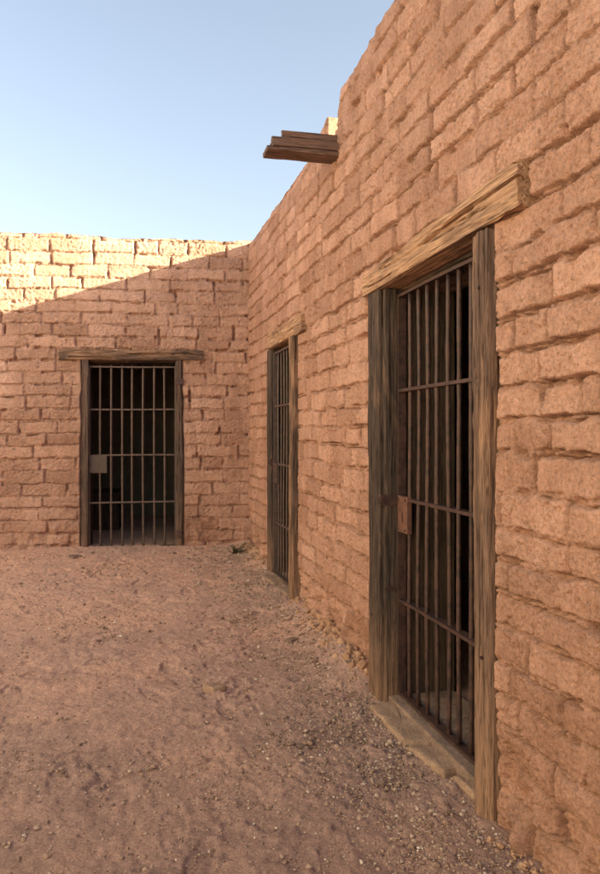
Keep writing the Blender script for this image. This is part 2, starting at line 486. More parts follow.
    for j, dd in enumerate(np.linspace(0.0, top_depth, 14)):
        q = np.stack([s, np.maximum(dd, -crest_d) if j == 0 else np.full_like(s, 0.04 + dd), hcol + (0.012 * fbm(s * 11, s * 0 + dd * 14, 3, seed + 25) if j > 0 else 0)], -1)
        rows.append(q)
    P[:, :, 1] = np.where(tops, -crest_d[None, :], P[:, :, 1])
    P = np.concatenate([P, np.stack(rows)], 0)
    q = rows[-1].copy(); q[:, 2] -= 1.2
    P = np.concatenate([P, q[None]], 0)
    ny, nx = P.shape[:2]
    idx = np.arange(nx * ny).reshape(ny, nx)
    Q = np.stack([idx[:-1, :-1], idx[:-1, 1:], idx[1:, 1:], idx[1:, :-1]], -1)
    # drop collapsed cells above the crest and the door openings
    keep = np.ones(Q.shape[:2], bool)
    keep[:len(z) - 1] &= ~(tops[:-1, :-1] & tops[:-1, 1:])
    sm = (s[:-1] + s[1:]) / 2; zm = (z[:-1] + z[1:]) / 2
    for (a, b, zt) in openings:
        keep[:len(z) - 1] &= ~(((sm > a + 0.05) & (sm < b - 0.05))[None, :] & ((zm < zt + 0.03))[:, None])
    Q = Q[keep]
    def ext(a): return np.concatenate([a, np.repeat(a[-1:], 15, 0)], 0)
    mort = np.clip((1 - prof) * 1.1, 0, 1)
    me = mesh_np(name, P.reshape(-1, 3), Q.reshape(-1, 4), mat, parent, True, {'tint': ext(tint).ravel(), 'mortar': ext(mort).ravel()})
    return me


def grid_lines(segs):
    return np.concatenate([np.arange(a, b, st) for a, b, st in segs] + [[segs[-1][1]]])


# ------------------------------------------------------------------ timber
def timber(name, length, w, d, mat, parent, loc, rot, seed, rough=1.0, splits=(), worn=0.5, nl=None, shape=(1, 1, 0, 0)):
    """weathered squared timber: local z along its length from 0, x width, y depth (centred)."""
    n_side = 16
    cs = []
    r0 = 0.006
    def edge(p0, p1, m): return [(p0[0] + (p1[0] - p0[0]) * i / m, p0[1] + (p1[1] - p0[1]) * i / m) for i in range(m)]
    hw, hd = w / 2, d / 2
    mw, md = max(6, int(w / 0.005)), max(5, int(d / 0.005))
    cs = edge((-hw, -hd), (hw, -hd), mw) + edge((hw, -hd), (hw, hd), md) + edge((hw, hd), (-hw, hd), mw) + edge((-hw, hd), (-hw, -hd), md)
    cs = np.array(cs)
    nc = len(cs)
    nl = nl or max(12, int(length / 0.012))
    t = np.linspace(0, 1, nl)
    nrm = np.zeros_like(cs)
    for i, (a, b) in enumerate(cs):
        nx = (abs(a) > hw - 1e-6) * np.sign(a); ny = (abs(b) > hd - 1e-6) * np.sign(b)
        L = math.hypot(nx, ny) or 1
        nrm[i] = (nx / L, ny / L)
    corner = ((np.abs(nrm[:, 0]) > 0.1) & (np.abs(nrm[:, 1]) > 0.1)).astype(float)
    per = np.concatenate([[0], np.cumsum(np.hypot(*(np.roll(cs, -1, 0) - cs).T))])[:-1]
    PP, TT = np.meshgrid(per, t * length)
    CSx, CSy = np.meshgrid(cs[:, 0], t)[0], np.meshgrid(cs[:, 1], t)[0]
    # stretched grain ridges, checks and worn arrises
    g = 0.0055 * fbm(PP * 75, TT * 2.4, 3, seed) + 0.004 * fbm(PP * 14, TT * 1.6, 3, seed + 3) 
    chk = -0.014 * sstep(0.07, 0.0, np.abs(fbm(PP * 16, TT * 0.9, 2, seed + 5))) * sstep(0.0, 0.35, fbm(PP * 7, TT * 1.6, 2, seed + 6))
    cm = np.repeat(corner[None], nl, 0)
    cm = np.maximum(cm, 0.5 * np.maximum(np.roll(cm, 1, 1), np.roll(cm, -1, 1)))
    chip = -(0.003 + 0.016 * worn * np.clip(fbm(PP * 3, TT * 6, 3, seed + 7), 0, 1)) * cm
    disp = rough * (g + chk) + chip
    facing = (np.abs(nrm[:, 1]) > 0.9)[None] if w >= d * 0.9 else np.ones((1, nc), bool)
    for (xa, xb, ta, tb, dep, wid) in splits:        # long drying splits running with the grain
        u = (TT / length - ta) / (tb - ta)
        xc = xa + (xb - xa) * u + 0.003 * fbm(TT * 9, TT * 0 + seed, 2, seed + 40)
        wd = wid * np.clip(np.minimum(u, 1 - u) * 6 + (1 if tb >= 1 else 0) * (u > 0.5), 0, 1)
        disp = disp - facing * dep * (u > 0) * (u <= 1.0001) * sstep(1.0, 0.35, np.abs(CSx - xc) / np.maximum(wd, 1e-4)) * (wd > 1e-3)
    X = CSx + nrm[:, 0][None] * disp + 0.004 * rough * np.sin(TT * 2.1 + seed)
    X = X * (shape[0] + (shape[1] - shape[0]) * TT / length) + shape[2] + (shape[3] - shape[2]) * TT / length
    Yv = CSy + nrm[:, 1][None] * disp
    Zv = TT + 0.0
    endn = 0.008 * fbm(CSx * 30, CSy * 30, 2, seed + 9)
    Zv[0] += endn[0]; Zv[-1] += endn[-1]
    P = np.stack([X, Yv, Zv], -1)
    idx = np.arange(nl * nc).reshape(nl, nc); nx_ = np.roll(idx, -1, 1)
    Q = np.stack([idx[:-1], nx_[:-1], nx_[1:], idx[1:]], -1).reshape(-1, 4)
    verts = P.reshape(-1, 3)
    # end caps: fan rings towards the middle
    caps = []; base = len(verts); vv = [verts]
    for which, ring in ((0, idx[0]), (1, idx[-1])):
        prev = ring
        for f in (0.8, 0.5, 0.2):
            c = P[0 if which == 0 else -1].copy(); m = c.mean(0)
            c[:, :2] = m[:2] + (c[:, :2] - m[:2]) * f
            c[:, 2] = m[2] + 0.004 * fbm(c[:, 0] * 60, c[:, 1] * 60, 2, seed + 11)
            new = base + np.arange(nc); base += nc; vv.append(c)
            a, b = prev, new
            qq = np.stack([a, np.roll(a, -1), np.roll(b, -1), b], -1)
            caps.append(qq if which == 1 else qq[:, ::-1]); prev = new
        m = P[0 if which == 0 else -1].mean(0)[None]
        # close the middle with quads across the last ring
        half = nc // 2
        a = prev
        qq = np.stack([a[:half - 1], a[1:half], a[::-1][:half][:-1] * 0 + a[(nc - 2 - np.arange(half - 1)) % nc], a[(nc - 1 - np.arange(half - 1)) % nc]], -1)
        caps.append(qq if which == 1 else qq[:, ::-1])
    o = mesh_np(name, np.concatenate(vv), np.concatenate([Q] + caps), mat, parent, True)
    try:
        o.data.set_sharp_from_angle(angle=math.radians(50))
    except Exception:
        pass
    o.location = loc; o.rotation_euler = rot
    return o


UP = (0, 0, 0)
ALONG = (0, PI / 2, 0)      # local z of the timber -> +x of the door


# ------------------------------------------------------------------ barred doors
def cell_door(label, loc, rz, P, seed):
    """local x runs along the wall (viewer's left to right), y into the wall, z up from the sill; x=0 opening's left side"""
    random.seed(seed)
    root = empty('barred_door', loc, rz)
    tag(root, label, 'cell door', 'barred iron cell doors in timber frames', 'thing')
    w = P['w']; z0 = P.get('z0', 0.0); zt = P['zt']
    jl, jr = P['jl'], P['jr']; proud = P['proud']
    jd = 0.125
    b0 = P['jamb_bottom']
    pj = 0.022 if P.get('post') else 0.0
    o = timber('jamb', zt - b0 - 0.004, jl - pj, 0.052 if pj else jd, P['m_jl'], root, (-jl / 2 - pj / 2, jd / 2 - proud, b0), UP, seed + 1, 1.2, ((0.05, 0.055, 0.12, 0.9, 0.02, 0.006), (-0.03, -0.02, 0.3, 1.0, 0.014, 0.005)) if jl > 0.1 else (), worn=1.0)
    if P.get('post'):
        o.location.y = 0.026 - proud
        timber('post', zt - b0 - 0.004, 0.13, 0.095, P['m_jl'], root, (-0.065, 0.058, b0), UP, seed + 5, 1.0, worn=0.8)
    timber('jamb', zt - P['jamb_bottom_r'] - 0.004, jr, jd, P['m_jr'], root, (w + jr / 2, jd / 2 - proud + P.get('rp', 0), P['jamb_bottom_r']), UP, seed + 2, 1.3, ((-0.012, 0.0, 0.2, 1.0, 0.016, 0.005), (0.022, 0.02, 0.0, 0.55, 0.014, 0.005)) if jr > 0.1 else (), worn=1.5)
    l0, l1, lh = P['lintel']
    ld = 0.125
    lt = timber('lintel', l1 - l0, lh, ld, P['m_l'], root, (l0, ld / 2 - P['lproud'], zt + lh / 2), (0, PI / 2 + P.get('ltilt', 0), 0), seed + 3, 1.0, P.get('splits', ()), worn=0.7, shape=P.get('lshape', (1, 1, 0, 0)))
    # reveal boards through the thickness of the wall
    T = 0.385
    lining = MB()
    lining.box(-0.035, 0.0, jd - proud + 0.004, T, z0 - 0.1, zt + 0.008)
    lining.box(w, w + 0.035, jd - proud + 0.004, T, z0 - 0.1, zt + 0.008)
    lining.build('lining_board', M_lining, root)
    timber('head_board', w + 0.06, T - 0.10, 0.03, P['m_head'], root, (-0.03, 0.10 + (T - 0.10) / 2, zt + 0.004), (PI / 2, 0, PI / 2), seed + 8, 0.7)
    sill = MB().box(-0.01, w + 0.01, 0.03, T, z0 - 0.12, P['rails'][0] - 0.018, 0.008)
    sill.build('threshold', M_sill, root)
    for (nx_, ny_, nz_) in P.get('nails', ()):
        MB().tube([(nx_, ny_ - 0.006, nz_), (nx_, ny_ + 0.02, nz_)], 0.0065, 10).build('nail', M_iron, root)
    # the iron gate
    gy = P['gate_y']; g0, g1 = P['gate']; rails = P['rails']
    mi = P['iron']
    fr = MB()
    for x in (g0, g1):
        fr.box(x - 0.007, x + 0.007, gy - 0.022, gy + 0.022, rails[0] - 0.008, rails[-1] + 0.008, 0.0015)
    gate = fr.build('gate', mi, root)
    rd = P.get('rail_d', 0.021)
    nb = P['n_bars']
    for i, zr in enumerate(rails):
        m = MB()
        sag = random.uniform(-0.006, 0.006)
        n = 24
        xs = np.linspace(g0 + 0.008, g1 - 0.008, n)
        v = []; f = []
        th = 0.0075
        for k, x in enumerate(xs):
            zz = zr + sag * (1 - (2 * k / (n - 1) - 1) ** 2) + P.get('rail_tilt', 0) * (x - (g0 + g1) / 2)
            dd = rd * (1 + random.uniform(-0.05, 0.05))
            v += [(x, gy - dd, zz - th), (x, gy + dd, zz - th), (x, gy + dd, zz + th), (x, gy - dd, zz + th)]
        for k in range(n - 1):
            for a in range(4):
                b = (a + 1) % 4
                f.append((k * 4 + a, k * 4 + b, k * 4 + 4 + b, k * 4 + 4 + a))
        f += [(3, 2, 1, 0), tuple((n - 1) * 4 + a for a in range(4))]
        m.add(v, f).build('rail', mi, gate)
    for i in range(nb):
        x = g0 + (g1 - g0) * (i + 1) / (nb + 1) + random.uniform(-0.005, 0.005)
        bend = random.uniform(-0.006, 0.006); bend2 = random.uniform(-0.004, 0.004); lean = random.uniform(-0.006, 0.006)
        pts = []
        for k in range(25):
            t = k / 24
            pts.append((x + bend * math.sin(PI * t) + lean * (t - 0.5), gy + bend2 * math.sin(2 * PI * t), rails[0] - 0.012 + (rails[-1] - rails[0] + 0.03) * t))
        MB().tube(pts, P['r'], 12, seed).build('bar', mi, gate, True)
    # lock box beside the left stile
    lx0, lx1, lz0, lz1 = P['lock']
    ly = gy - 0.020
    lk = MB()
    lk.box(lx0, lx1, ly - 0.010, ly + 0.018, lz0, lz1, 0.003)
    cx = lx0 + (lx1 - lx0) * 0.55; cz = lz0 + (lz1 - lz0) * 0.36
    lock = lk.build('lock_box', P['m_lock'], gate)
    kh = MB()
    n = 14
    ring = [(cx + 0.009 * math.cos(2 * PI * i / n), ly - 0.0125, cz + 0.012 + 0.024 * math.sin(2 * PI * i / n)) for i in range(n)]
    back = [(a, ly - 0.009, c) for a, b, c in ring]
    kh.add(ring + back, [tuple(range(n))] + [(i, (i + 1) % n, (i + 1) % n + n, i + n) for i in range(n)])
    kh.build('keyhole', M_iron, gate)
    for (ax, az) in ((lx0 + 0.016, lz0 + 0.016), (lx1 - 0.016, lz0 + 0.016), (lx0 + 0.016, lz1 - 0.016), (lx1 - 0.016, lz1 - 0.016)):
        MB().tube([(ax, ly - 0.015, az), (ax, ly - 0.006, az)], 0.0065, 10).build('rivet', mi, gate, True)
    # straps across the left post (keeper) and hinges on the right post
    for (x0, x1, y0, y1, za, zb2, nm) in P['straps']:
        s_ = MB().box(x0, x1, y0, y1, za, zb2, 0.003)
        for fz in (0.3, 0.7):
            s_.tube([((x0 + x1) / 2, y0 - 0.006, za + (zb2 - za) * fz), ((x0 + x1) / 2, y0 + 0.003, za + (zb2 - za) * fz)], 0.006, 8)
        s_.build(nm, M_iron, root)
    for (x, y, zc2) in P['hinges']:
        h = MB().tube([(x, y, zc2 - 0.045), (x, y, zc2), (x, y, zc2 + 0.045)], 0.014, 10)
        h.box(x, x + 0.075, y - 0.004, y + 0.004, zc2 - 0.018, zc2 + 0.018, 0.001)
        h.build('hinge', M_iron, root)
    return root


n_ = NT('worn_sill')
co_ = n_.coords()
M_sill = n_.done(n_.mix(0.8, n_.ramp(n_.noise(co_, 7, 4), [(0.35, (0.22, 0.155, 0.12)), (0.65, (0.38, 0.26, 0.20))]),
                        n_.ramp(n_.noise(co_, 90, 4), [(0.3, gray(0.6)), (0.7, gray(1.25))]), 'MULTIPLY'),
                 0.9, n_.bump(n_.noise(co_, 45, 5, 0.7), 0.012, 0.8), spec=0.15)

# opening extents measured along each facade (local x)
NEAR = dict(left=YC - 3.603, right=YC - 2.57, jl=0.19, jr=0.112)
FAR = dict(left=YC - 6.44, right=YC - 5.63, jl=0.17, jr=0.135)
BACK = dict(left=-1.594, right=-0.735, jl=0.060, jr=0.060)
ZT = 2.082


# ------------------------------------------------------------------ the cell block on the right
def cores(m, spans, openings, y0, y1, z0, ztop, zt):
    """solid wall behind the brick face, broken by the door openings"""
    a, b = spans
    cur = a
    for (l, r) in sorted(openings):
        m.box(cur, l - 0.03, y0, y1, z0, ztop)
        m.box(l - 0.03, r + 0.03, y0, y1, zt + 0.035, ztop)
        cur = r + 0.03
    m.box(cur, b, y0, y1, z0, ztop)


def build_right_block():
    root = empty('adobe_building', (D, YC, 0), -PI / 2)
    tag(root, 'long adobe cell building on the right with stepped parapet and two barred doors', 'building')
    def H(s):
        y = YC - s
        base = lerp_table(y, [(-10, 3.43), (3.7, 3.445), (4.25, 3.425), (4.37, 3.415), (4.41, 3.38), (4.43, 3.31), (4.44, 3.20), (4.46, 3.19), (4.60, 3.19),
                              (4.66, 3.20), (4.675, 3.365), (4.74, 3.382), (4.86, 3.375), (4.93, 3.31), (5.05, 3.285), (9, 3.29)])
        return base + 0.014 * fbm(s * 5.1, s * 0, 3, 71) + 0.006 * fbm(s * 21, s * 0, 2, 72)
    s = grid_lines([(-0.25, 2.3, 0.0085), (2.3, 3.9, 0.006), (3.9, 6.05, 0.0043), (6.05, 6.6, 0.02), (6.6, 12.0, 0.05)])
    z = grid_lines([(-0.12, 2.9, 0.0052), (2.9, 3.47, 0.0065)])
    ops = [(NEAR['left'] - NEAR['jl'], NEAR['right'] + NEAR['jr'], ZT), (FAR['left'] - FAR['jl'], FAR['right'] + FAR['jr'], ZT)]
    adobe_sheet('brick_facade', s, z, H, 0.38, ops, 200, M_adobe, root, lambda s: lerp_table(YC - s, [(0, 0.0), (3.8, 0.08), (5.5, 0.14), (7.7, 0.25)]))
    m = MB()
    cores(m, (-0.2, 12.0), [(NEAR['left'], NEAR['right']), (FAR['left'], FAR['right'])], 0.075, 0.385, -0.2, 3.12, ZT)
    m.build('wall_core', M_core, root)
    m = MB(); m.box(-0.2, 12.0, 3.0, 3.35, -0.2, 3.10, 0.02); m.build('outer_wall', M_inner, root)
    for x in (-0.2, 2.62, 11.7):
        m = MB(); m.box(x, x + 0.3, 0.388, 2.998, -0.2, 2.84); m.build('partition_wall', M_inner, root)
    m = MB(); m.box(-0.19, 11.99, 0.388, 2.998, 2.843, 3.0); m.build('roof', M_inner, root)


def build_back_block():
    root = empty('adobe_building', (D, YC, 0), -ANG)
    tag(root, 'adobe building across the end of the yard, its top courses in sunlight, one barred door', 'building')
    def H(s):
        base = lerp_table(s, [(-7, 3.33), (-2.1, 3.325), (-1.2, 3.30), (0, 3.315), (3, 3.3)])
        return base + 0.014 * fbm(s * 4.3, s * 0, 3, 91) + 0.008 * fbm(s * 17, s * 0, 3, 92)
    s = grid_lines([(-6.0, -2.75, 0.05), (-2.75, 0.16, 0.0075)])
    z = grid_lines([(-0.05, 3.36, 0.0075)])
    ops = [(BACK['left'] - BACK['jl'], BACK['right'] + BACK['jr'], ZT)]
    adobe_sheet('brick_facade', s, z, H, 0.38, ops, 500, M_adobe_b, root, lambda s: s * 0 + 0.24, RL=0.36, CK=0.020, FT=0.6, VK=0.9)
    m = MB()
    cores(m, (-6.0, 3.6), [(BACK['left'], BACK['right'])], 0.075, 0.385, -0.2, 3.10, ZT)
    m.build('wall_core', M_core, root)
    m = MB(); m.box(-6.0, 3.6, 3.0, 3.35, -0.2, 3.10, 0.02); m.build('outer_wall', M_plaster, root)
    for x in (-6.0, -2.5, 0.3, 3.3):
        m = MB(); m.box(x, x + 0.3, 0.388, 2.998, -0.2, 2.84); m.build('partition_wall', M_inner, root)
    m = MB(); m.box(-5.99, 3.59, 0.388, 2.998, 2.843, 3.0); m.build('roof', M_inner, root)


M_bounce_lime = adobe_material('bounce_limewash', (0.74, 0.66, 0.55), (0.7, 0.6, 0.5), tinted=False)  # pale coat so the added left building bounces more sun


def build_left_bounce_block():
    """unseen range added at the left to bounce low sun into the shaded yard"""
    root = empty('adobe_building', (-3.9, -2.0, 0), 0)
    tag(root, 'unseen limewashed range added at the left to bounce sun into the yard', 'building')
    m = MB()
    m.box(-0.45, 0, -6, 9.3, -0.2, 4.2, 0.03)
    m.build('facade', M_bounce_lime, root)
    m = MB(); m.box(-3.4, -3.0, -6, 9.3, -0.2, 3.0, 0.03); m.build('outer_wall', M_core, root)
    m = MB(); m.box(-2.998, -0.452, -6, 9.3, 2.7, 2.9); m.build('roof', M_inner, root)


# ------------------------------------------------------------------ small things
def build_spout():
    root = empty('wooden_waterspout', (D, 4.47, 3.022), -PI / 2)
    tag(root, 'dark weathered wooden waterspout of stacked boards jutting from the top of the right wall', 'waterspout')
    # local x along the wall towards the viewer, y into the wall
    L = 0.435
    def board(name, length, w, d, x, zc, seed):
        o = timber(name, length, w, d, M_spout, root, (x, 0.25, zc), (PI / 2, 0, 0), seed, 0.45, worn=0.5)
        return o
    board('bottom_board', L + 0.25, 0.15, 0.030, 0.0, 0.015, 301)
    board('side_board', L + 0.22, 0.040, 0.056, 0.056, 0.059, 302)
    board('side_board', L + 0.16, 0.036, 0.040, 0.054, 0.108, 303)
    board('side_board', L + 0.21, 0.040, 0.060, -0.055, 0.061, 304)


def pebble_variants(n, seed):
    import bmesh
    out = []
    r = np.random.default_rng(seed)
    for i in range(n):
        bm = bmesh.new(); bmesh.ops.create_icosphere(bm, subdivisions=1, radius=1)
        v = np.array([p.co[:] for p in bm.verts]); f = np.array([[q.index for q in t.verts] for t in bm.faces])
        bm.free()
        v = v * (1 + r.uniform(-0.28, 0.22, (len(v), 1))) * r.uniform(0.6, 1.1, 3)
        out.append((v, f))
    return out


def scatter(name, pts, sizes, cols, mat, label, cat, seed, flat=0.65, kind='stuff', sink=0.25):
    var = pebble_variants(14, seed)
    r = np.random.default_rng(seed + 1)
    V = []; F = []; C = []; base = 0
    which = r.integers(0, len(var), len(pts))
    for k, (v, f) in enumerate(var):
        idx = np.where(which == k)[0]
        if not len(idx): continue
        a = r.uniform(0, 2 * PI, len(idx)); ca, sa = np.cos(a), np.sin(a)
        p = v[None] * sizes[idx][:, None, None]
        x = p[..., 0] * ca[:, None] - p[..., 1] * sa[:, None]; y = p[..., 0] * sa[:, None] + p[..., 1] * ca[:, None]
        zz = p[..., 2] * flat
        q = np.stack([x + pts[idx, 0][:, None], y + pts[idx, 1][:, None], zz + (pts[idx, 2] + sizes[idx] * flat * (1 - 2 * sink) * 0.5)[:, None]], -1)
        nv = len(v)
        V.append(q.reshape(-1, 3))
        F.append((f[None] + (base + np.arange(len(idx)) * nv)[:, None, None]).reshape(-1, 3))
        C.append(np.repeat(cols[idx], nv)); base += nv * len(idx)
    o = mesh_np(name, np.concatenate(V), None, mat, None, False, {'tone': np.concatenate(C)}, tris=np.concatenate(F))
    tag(o, label, cat, kind=kind)
    return o


def build_gravel():
    n = NT('gravel_stone')
    co = n.coords()
    c = n.ramp(n.attr('tone'), [(0.0, (0.16, 0.105, 0.08)), (0.3, (0.33, 0.22, 0.16)), (0.55, (0.46, 0.32, 0.235)), (0.8, (0.58, 0.45, 0.36)), (1.0, (0.72, 0.64, 0.56))])
    c = n.mix(0.7, c, n.ramp(n.noise(co, 140, 3), [(0.3, gray(0.7)), (0.7, gray(1.2))]), 'MULTIPLY')
    mat = n.done(c, 0.9, n.bump(n.noise(co, 260, 3), 0.003, 0.6), spec=0.25)
    r = np.random.default_rng(77)
    N = 150000
    x = r.uniform(-1.75, 1.42, N); y = 2.0 + 5.6 * r.uniform(0, 1, N) ** 1.25
    yb = YC + (D - x) * math.tan(ANG)
    dw = D - x
    # gravel thickest in the drip line beside the long wall and by the near door, thin on the trodden path
    dens = 0.065 + 0.85 * np.exp(-((dw - 0.22) / 0.30) ** 2) * lerp_table(y, [(2, 1), (4, 1), (5, 0.8), (7.6, 0.6)]) + 0.22 * sstep(0.1, 0.5, fbm(x * 1.6, y * 1.6, 3, 61)) + 0.09 * sstep(3.6, 2.2, y)
    dens += 0.25 * np.exp(-((yb - y) / 0.22) ** 2)
    dens *= 0.5 + 0.9 * np.clip(0.5 + fbm(x * 5, y * 5, 2, 62), 0, 1)
    keep = (r.uniform(0, 1, N) < dens) & (y < yb - 0.02)
    keep &= (x < D - 0.005) | ((y > 2.6) & (y < 3.58))
    x, y = x[keep], y[keep]
    sz = 0.0028 * np.exp(r.normal(0.25, 0.5, len(x)))
    sz = np.clip(sz, 0.0022, 0.017) * lerp_table(y, [(2, 1.0), (5, 1.15), (7.6, 1.5)])
    z = ground_z(x, y)
    tone = np.clip(r.beta(2.0, 2.9, len(x)) + 0.25 * (r.uniform(0, 1, len(x)) < 0.10), 0, 1)
    scatter('gravel', np.stack([x, y, z], -1), sz, tone, mat, 'loose brown and pale gravel scattered over the dirt, thickest beside the right wall', 'gravel', 3)
    # crumbled adobe at the foot of the long wall
    N = 1700
    y = r.uniform(3.85, 7.55, N); y = np.where(r.uniform(0, 1, N) < 0.25, r.uniform(1.8, 2.36, N), y)
    x = D - np.abs(r.normal(0.01, 0.055, N)) + 0.025
    ok = ~((y > 5.42) & (y < 6.66))
    x, y = x[ok], y[ok]
    sz = np.clip(0.0075 * np.exp(r.normal(0.1, 0.65, len(x))), 0.004, 0.036) * np.where(y < 2.5, 0.42, 1.0)
    n = NT('crumbled_adobe'); co = n.coords()
    c = n.mix(0.8, n.ramp(n.attr('tone'), [(0, (0.42, 0.25, 0.155)), (1, (0.58, 0.36, 0.235))]), n.ramp(n.noise(co, 80, 4), [(0.3, gray(0.7)), (0.7, gray(1.2))]), 'MULTIPLY')
    mat2 = n.done(c, 0.97, n.bump(n.noise(co, 120, 4), 0.006, 0.8), spec=0.1)
    scatter('adobe_rubble', np.stack([x, y, ground_z(x, y)], -1), sz, r.uniform(0, 1, len(x)), mat2, 'crumbs of fallen adobe along the foot of the right wall', 'rubble', 9, 0.8)
    return mat, mat2


def slab(name, outline, z, th, mat, label, cat, seed):
    """flat irregular stone from an outline (list of x, y), with broken edges"""
    pts = np.array(outline, float)
    # subdivide outline
    dense = []
    for i in range(len(pts)):
        a, b = pts[i], pts[(i + 1) % len(pts)]
        k = max(2, int(np.hypot(*(b - a)) / 0.012))
        for j in range(k): dense.append(a + (b - a) * j / k)
    dense = np.array(dense); c = dense.mean(0)
    m = len(dense)
    ring_f = [(1.0, -th), (1.01, -th * 0.35), (0.975, -0.002), (0.9, 0.001), (0.6, 0.002), (0.3, 0.001)]
    V = []; rr = dense - c
    wob = 1 + 0.06 * fbm(dense[:, 0] * 25, dense[:, 1] * 25, 3, seed)
    for f, dz in ring_f:
        p = c + rr * wob[:, None] * f
        zz = z + dz + 0.006 * fbm(p[:, 0] * 18, p[:, 1] * 18, 3, seed + 4)
        V.append(np.column_stack([p, zz]))
    V.append(np.array([[c[0], c[1], z + 0.001]]))
    F = []
    for k in range(len(ring_f) - 1):
        for i in range(m):
            j = (i + 1) % m
            F.append((k * m + i, k * m + j, (k + 1) * m + j, (k + 1) * m + i))
    V = np.concatenate(V)
    cidx = len(V) - 1; k = len(ring_f) - 1
    tri = [(k * m + i, k * m + (i + 1) % m, cidx) for i in range(m)]
    me = bpy.data.meshes.new(name)
    me.from_pydata([tuple(map(float, (p[0] - c[0], p[1] - c[1], p[2] - z))) for p in V], [], F + tri)
    for p in me.polygons: p.use_smooth = True
    me.materials.append(mat); me.update()
    o = put(bpy.data.objects.new(name, me)); o.location = (c[0], c[1], z)
    tag(o, label, cat)
    return o


def build_weed():
    root = empty('weed', (1.10, 7.30, float(ground_z(1.10, 7.30))))
    tag(root, 'small dull green weed growing in the dirt near the corner of the walls', 'weed')
    n = NT('weed_leaf'); co = n.coords()
    leaf = n.done(n.ramp(n.noise(co, 40, 3), [(0.35, (0.045, 0.06, 0.022)), (0.65, (0.11, 0.12, 0.05))]), 0.7, spec=0.25)
    n = NT('weed_stem'); stem = n.done((0.12, 0.09, 0.045), 0.8)
    r = random.Random(4)
    lv = MB(); st = MB()
    for i in range(20):
        a = r.uniform(0, 2 * PI); L = r.uniform(0.05, 0.13); el = r.uniform(0.15, 0.9)
        d = (math.cos(a) * math.cos(el), math.sin(a) * math.cos(el), math.sin(el))
        p0 = (r.uniform(-0.03, 0.03), r.uniform(-0.02, 0.02), 0)
        st.tube([tuple(p0[k] + d[k] * L * t for k in range(3)) for t in (0, 0.5, 1)], 0.0016, 5)
        for j in range(11):
            t = r.uniform(0.25, 1.05)
            b = tuple(p0[k] + d[k] * L * t for k in range(3))
            a2 = a + r.uniform(-1.6, 1.6); l2 = r.uniform(0.014, 0.030); w2 = l2 * 0.26; e2 = r.uniform(-0.3, 0.8)
            dx, dy, dz = math.cos(a2) * math.cos(e2), math.sin(a2) * math.cos(e2), math.sin(e2)
            sx, sy = -math.sin(a2) * w2, math.cos(a2) * w2
            mid = tuple(b[k] + (dx, dy, dz)[k] * l2 * 0.5 for k in range(3)); tip = tuple(b[k] + (dx, dy, dz * 0.6)[k] * l2 for k in range(3))
            lv.add([b, (mid[0] + sx, mid[1] + sy, mid[2] + 0.002), tip, (mid[0] - sx, mid[1] - sy, mid[2] + 0.002)], [(0, 1, 2), (0, 2, 3)])
    st.build('stem', stem, root, True); lv.build('foliage', leaf, root)


def build_bench():
    # low dark bunk in the cell behind the end wall
    bx, by = D + (-1.42) * math.cos(ANG) + 1.75 * math.sin(ANG), YC + 1.42 * math.sin(ANG) + 1.75 * math.cos(ANG)
    root = empty('plank_bunk', (bx, by, 0.205), -ANG)
    tag(root, 'dark low plank bunk inside the cell behind the end wall door', 'bunk')
    MB().box(-1.05, 0.0, -0.30, 0.35, 0.40, 0.45, 0.006).build('bunk_top', M_lining, root)
    MB().box(-1.04, -0.01, -0.285, -0.26, -0.02, 0.398).build('apron_board', M_lining, root)
    MB().box(-0.03, -0.008, -0.257, 0.34, -0.02, 0.397).build('end_board', M_lining, root)
    for x in (-1.02, -0.105):
        for y in (-0.255, 0.27):
            MB().box(x, x + 0.07, y, y + 0.07, -0.02, 0.398, 0.004).build('leg', M_lining, root)


# ------------------------------------------------------------------ assemble
build_ground()
build_right_block()
build_back_block()
build_left_bounce_block()

w = NEAR['right'] - NEAR['left']
cell_door('nearest barred cell door, under a thick tan lintel, with a rust red lock box',
          (D, YC - NEAR['left'], 0.0), -PI / 2,
          dict(w=w, zt=ZT, post=True, nails=((-0.10, -0.016, 1.92), (-0.13, -0.016, 0.42), (w + 0.05, -0.020, 1.88), (w + 0.07, -0.020, 0.55), ), jl=NEAR['jl'], jr=NEAR['jr'], proud=0.014, rp=-0.004, jamb_bottom=-0.06, jamb_bottom_r=-0.08,
               lintel=(-0.265, 1.365, 0.148), lshape=(0.74, 1.06, 0.021, -0.012), splits=((-0.012, -0.022, 0.5, 1.0, 0.03, 0.006), (0.03, 0.035, 0.05, 0.3, 0.015, 0.005)), lproud=0.024, m_head=M_jamb_d, m_l=M_lintel, m_jl=M_jamb_d, m_jr=M_jamb,
               gate=(0.012, w - 0.02), gate_y=0.095, rails=[0.058, 0.52, 1.03, 1.566, 2.040], n_bars=8, r=0.0105, iron=M_iron,
               lock=(0.030, 0.155, 0.865, 1.045), m_lock=M_plate,
               straps=[(-0.012, 0.004, -0.018, 0.075, 0.99, 1.045, 'keeper_strap'), (-0.010, 0.004, 0.02, 0.075, 0.565, 0.585, 'keeper_strap')],
               hinges=[(w - 0.012, 0.062, 1.80), (w - 0.012, 0.062, 0.35)]), 100)
w = FAR['right'] - FAR['left']
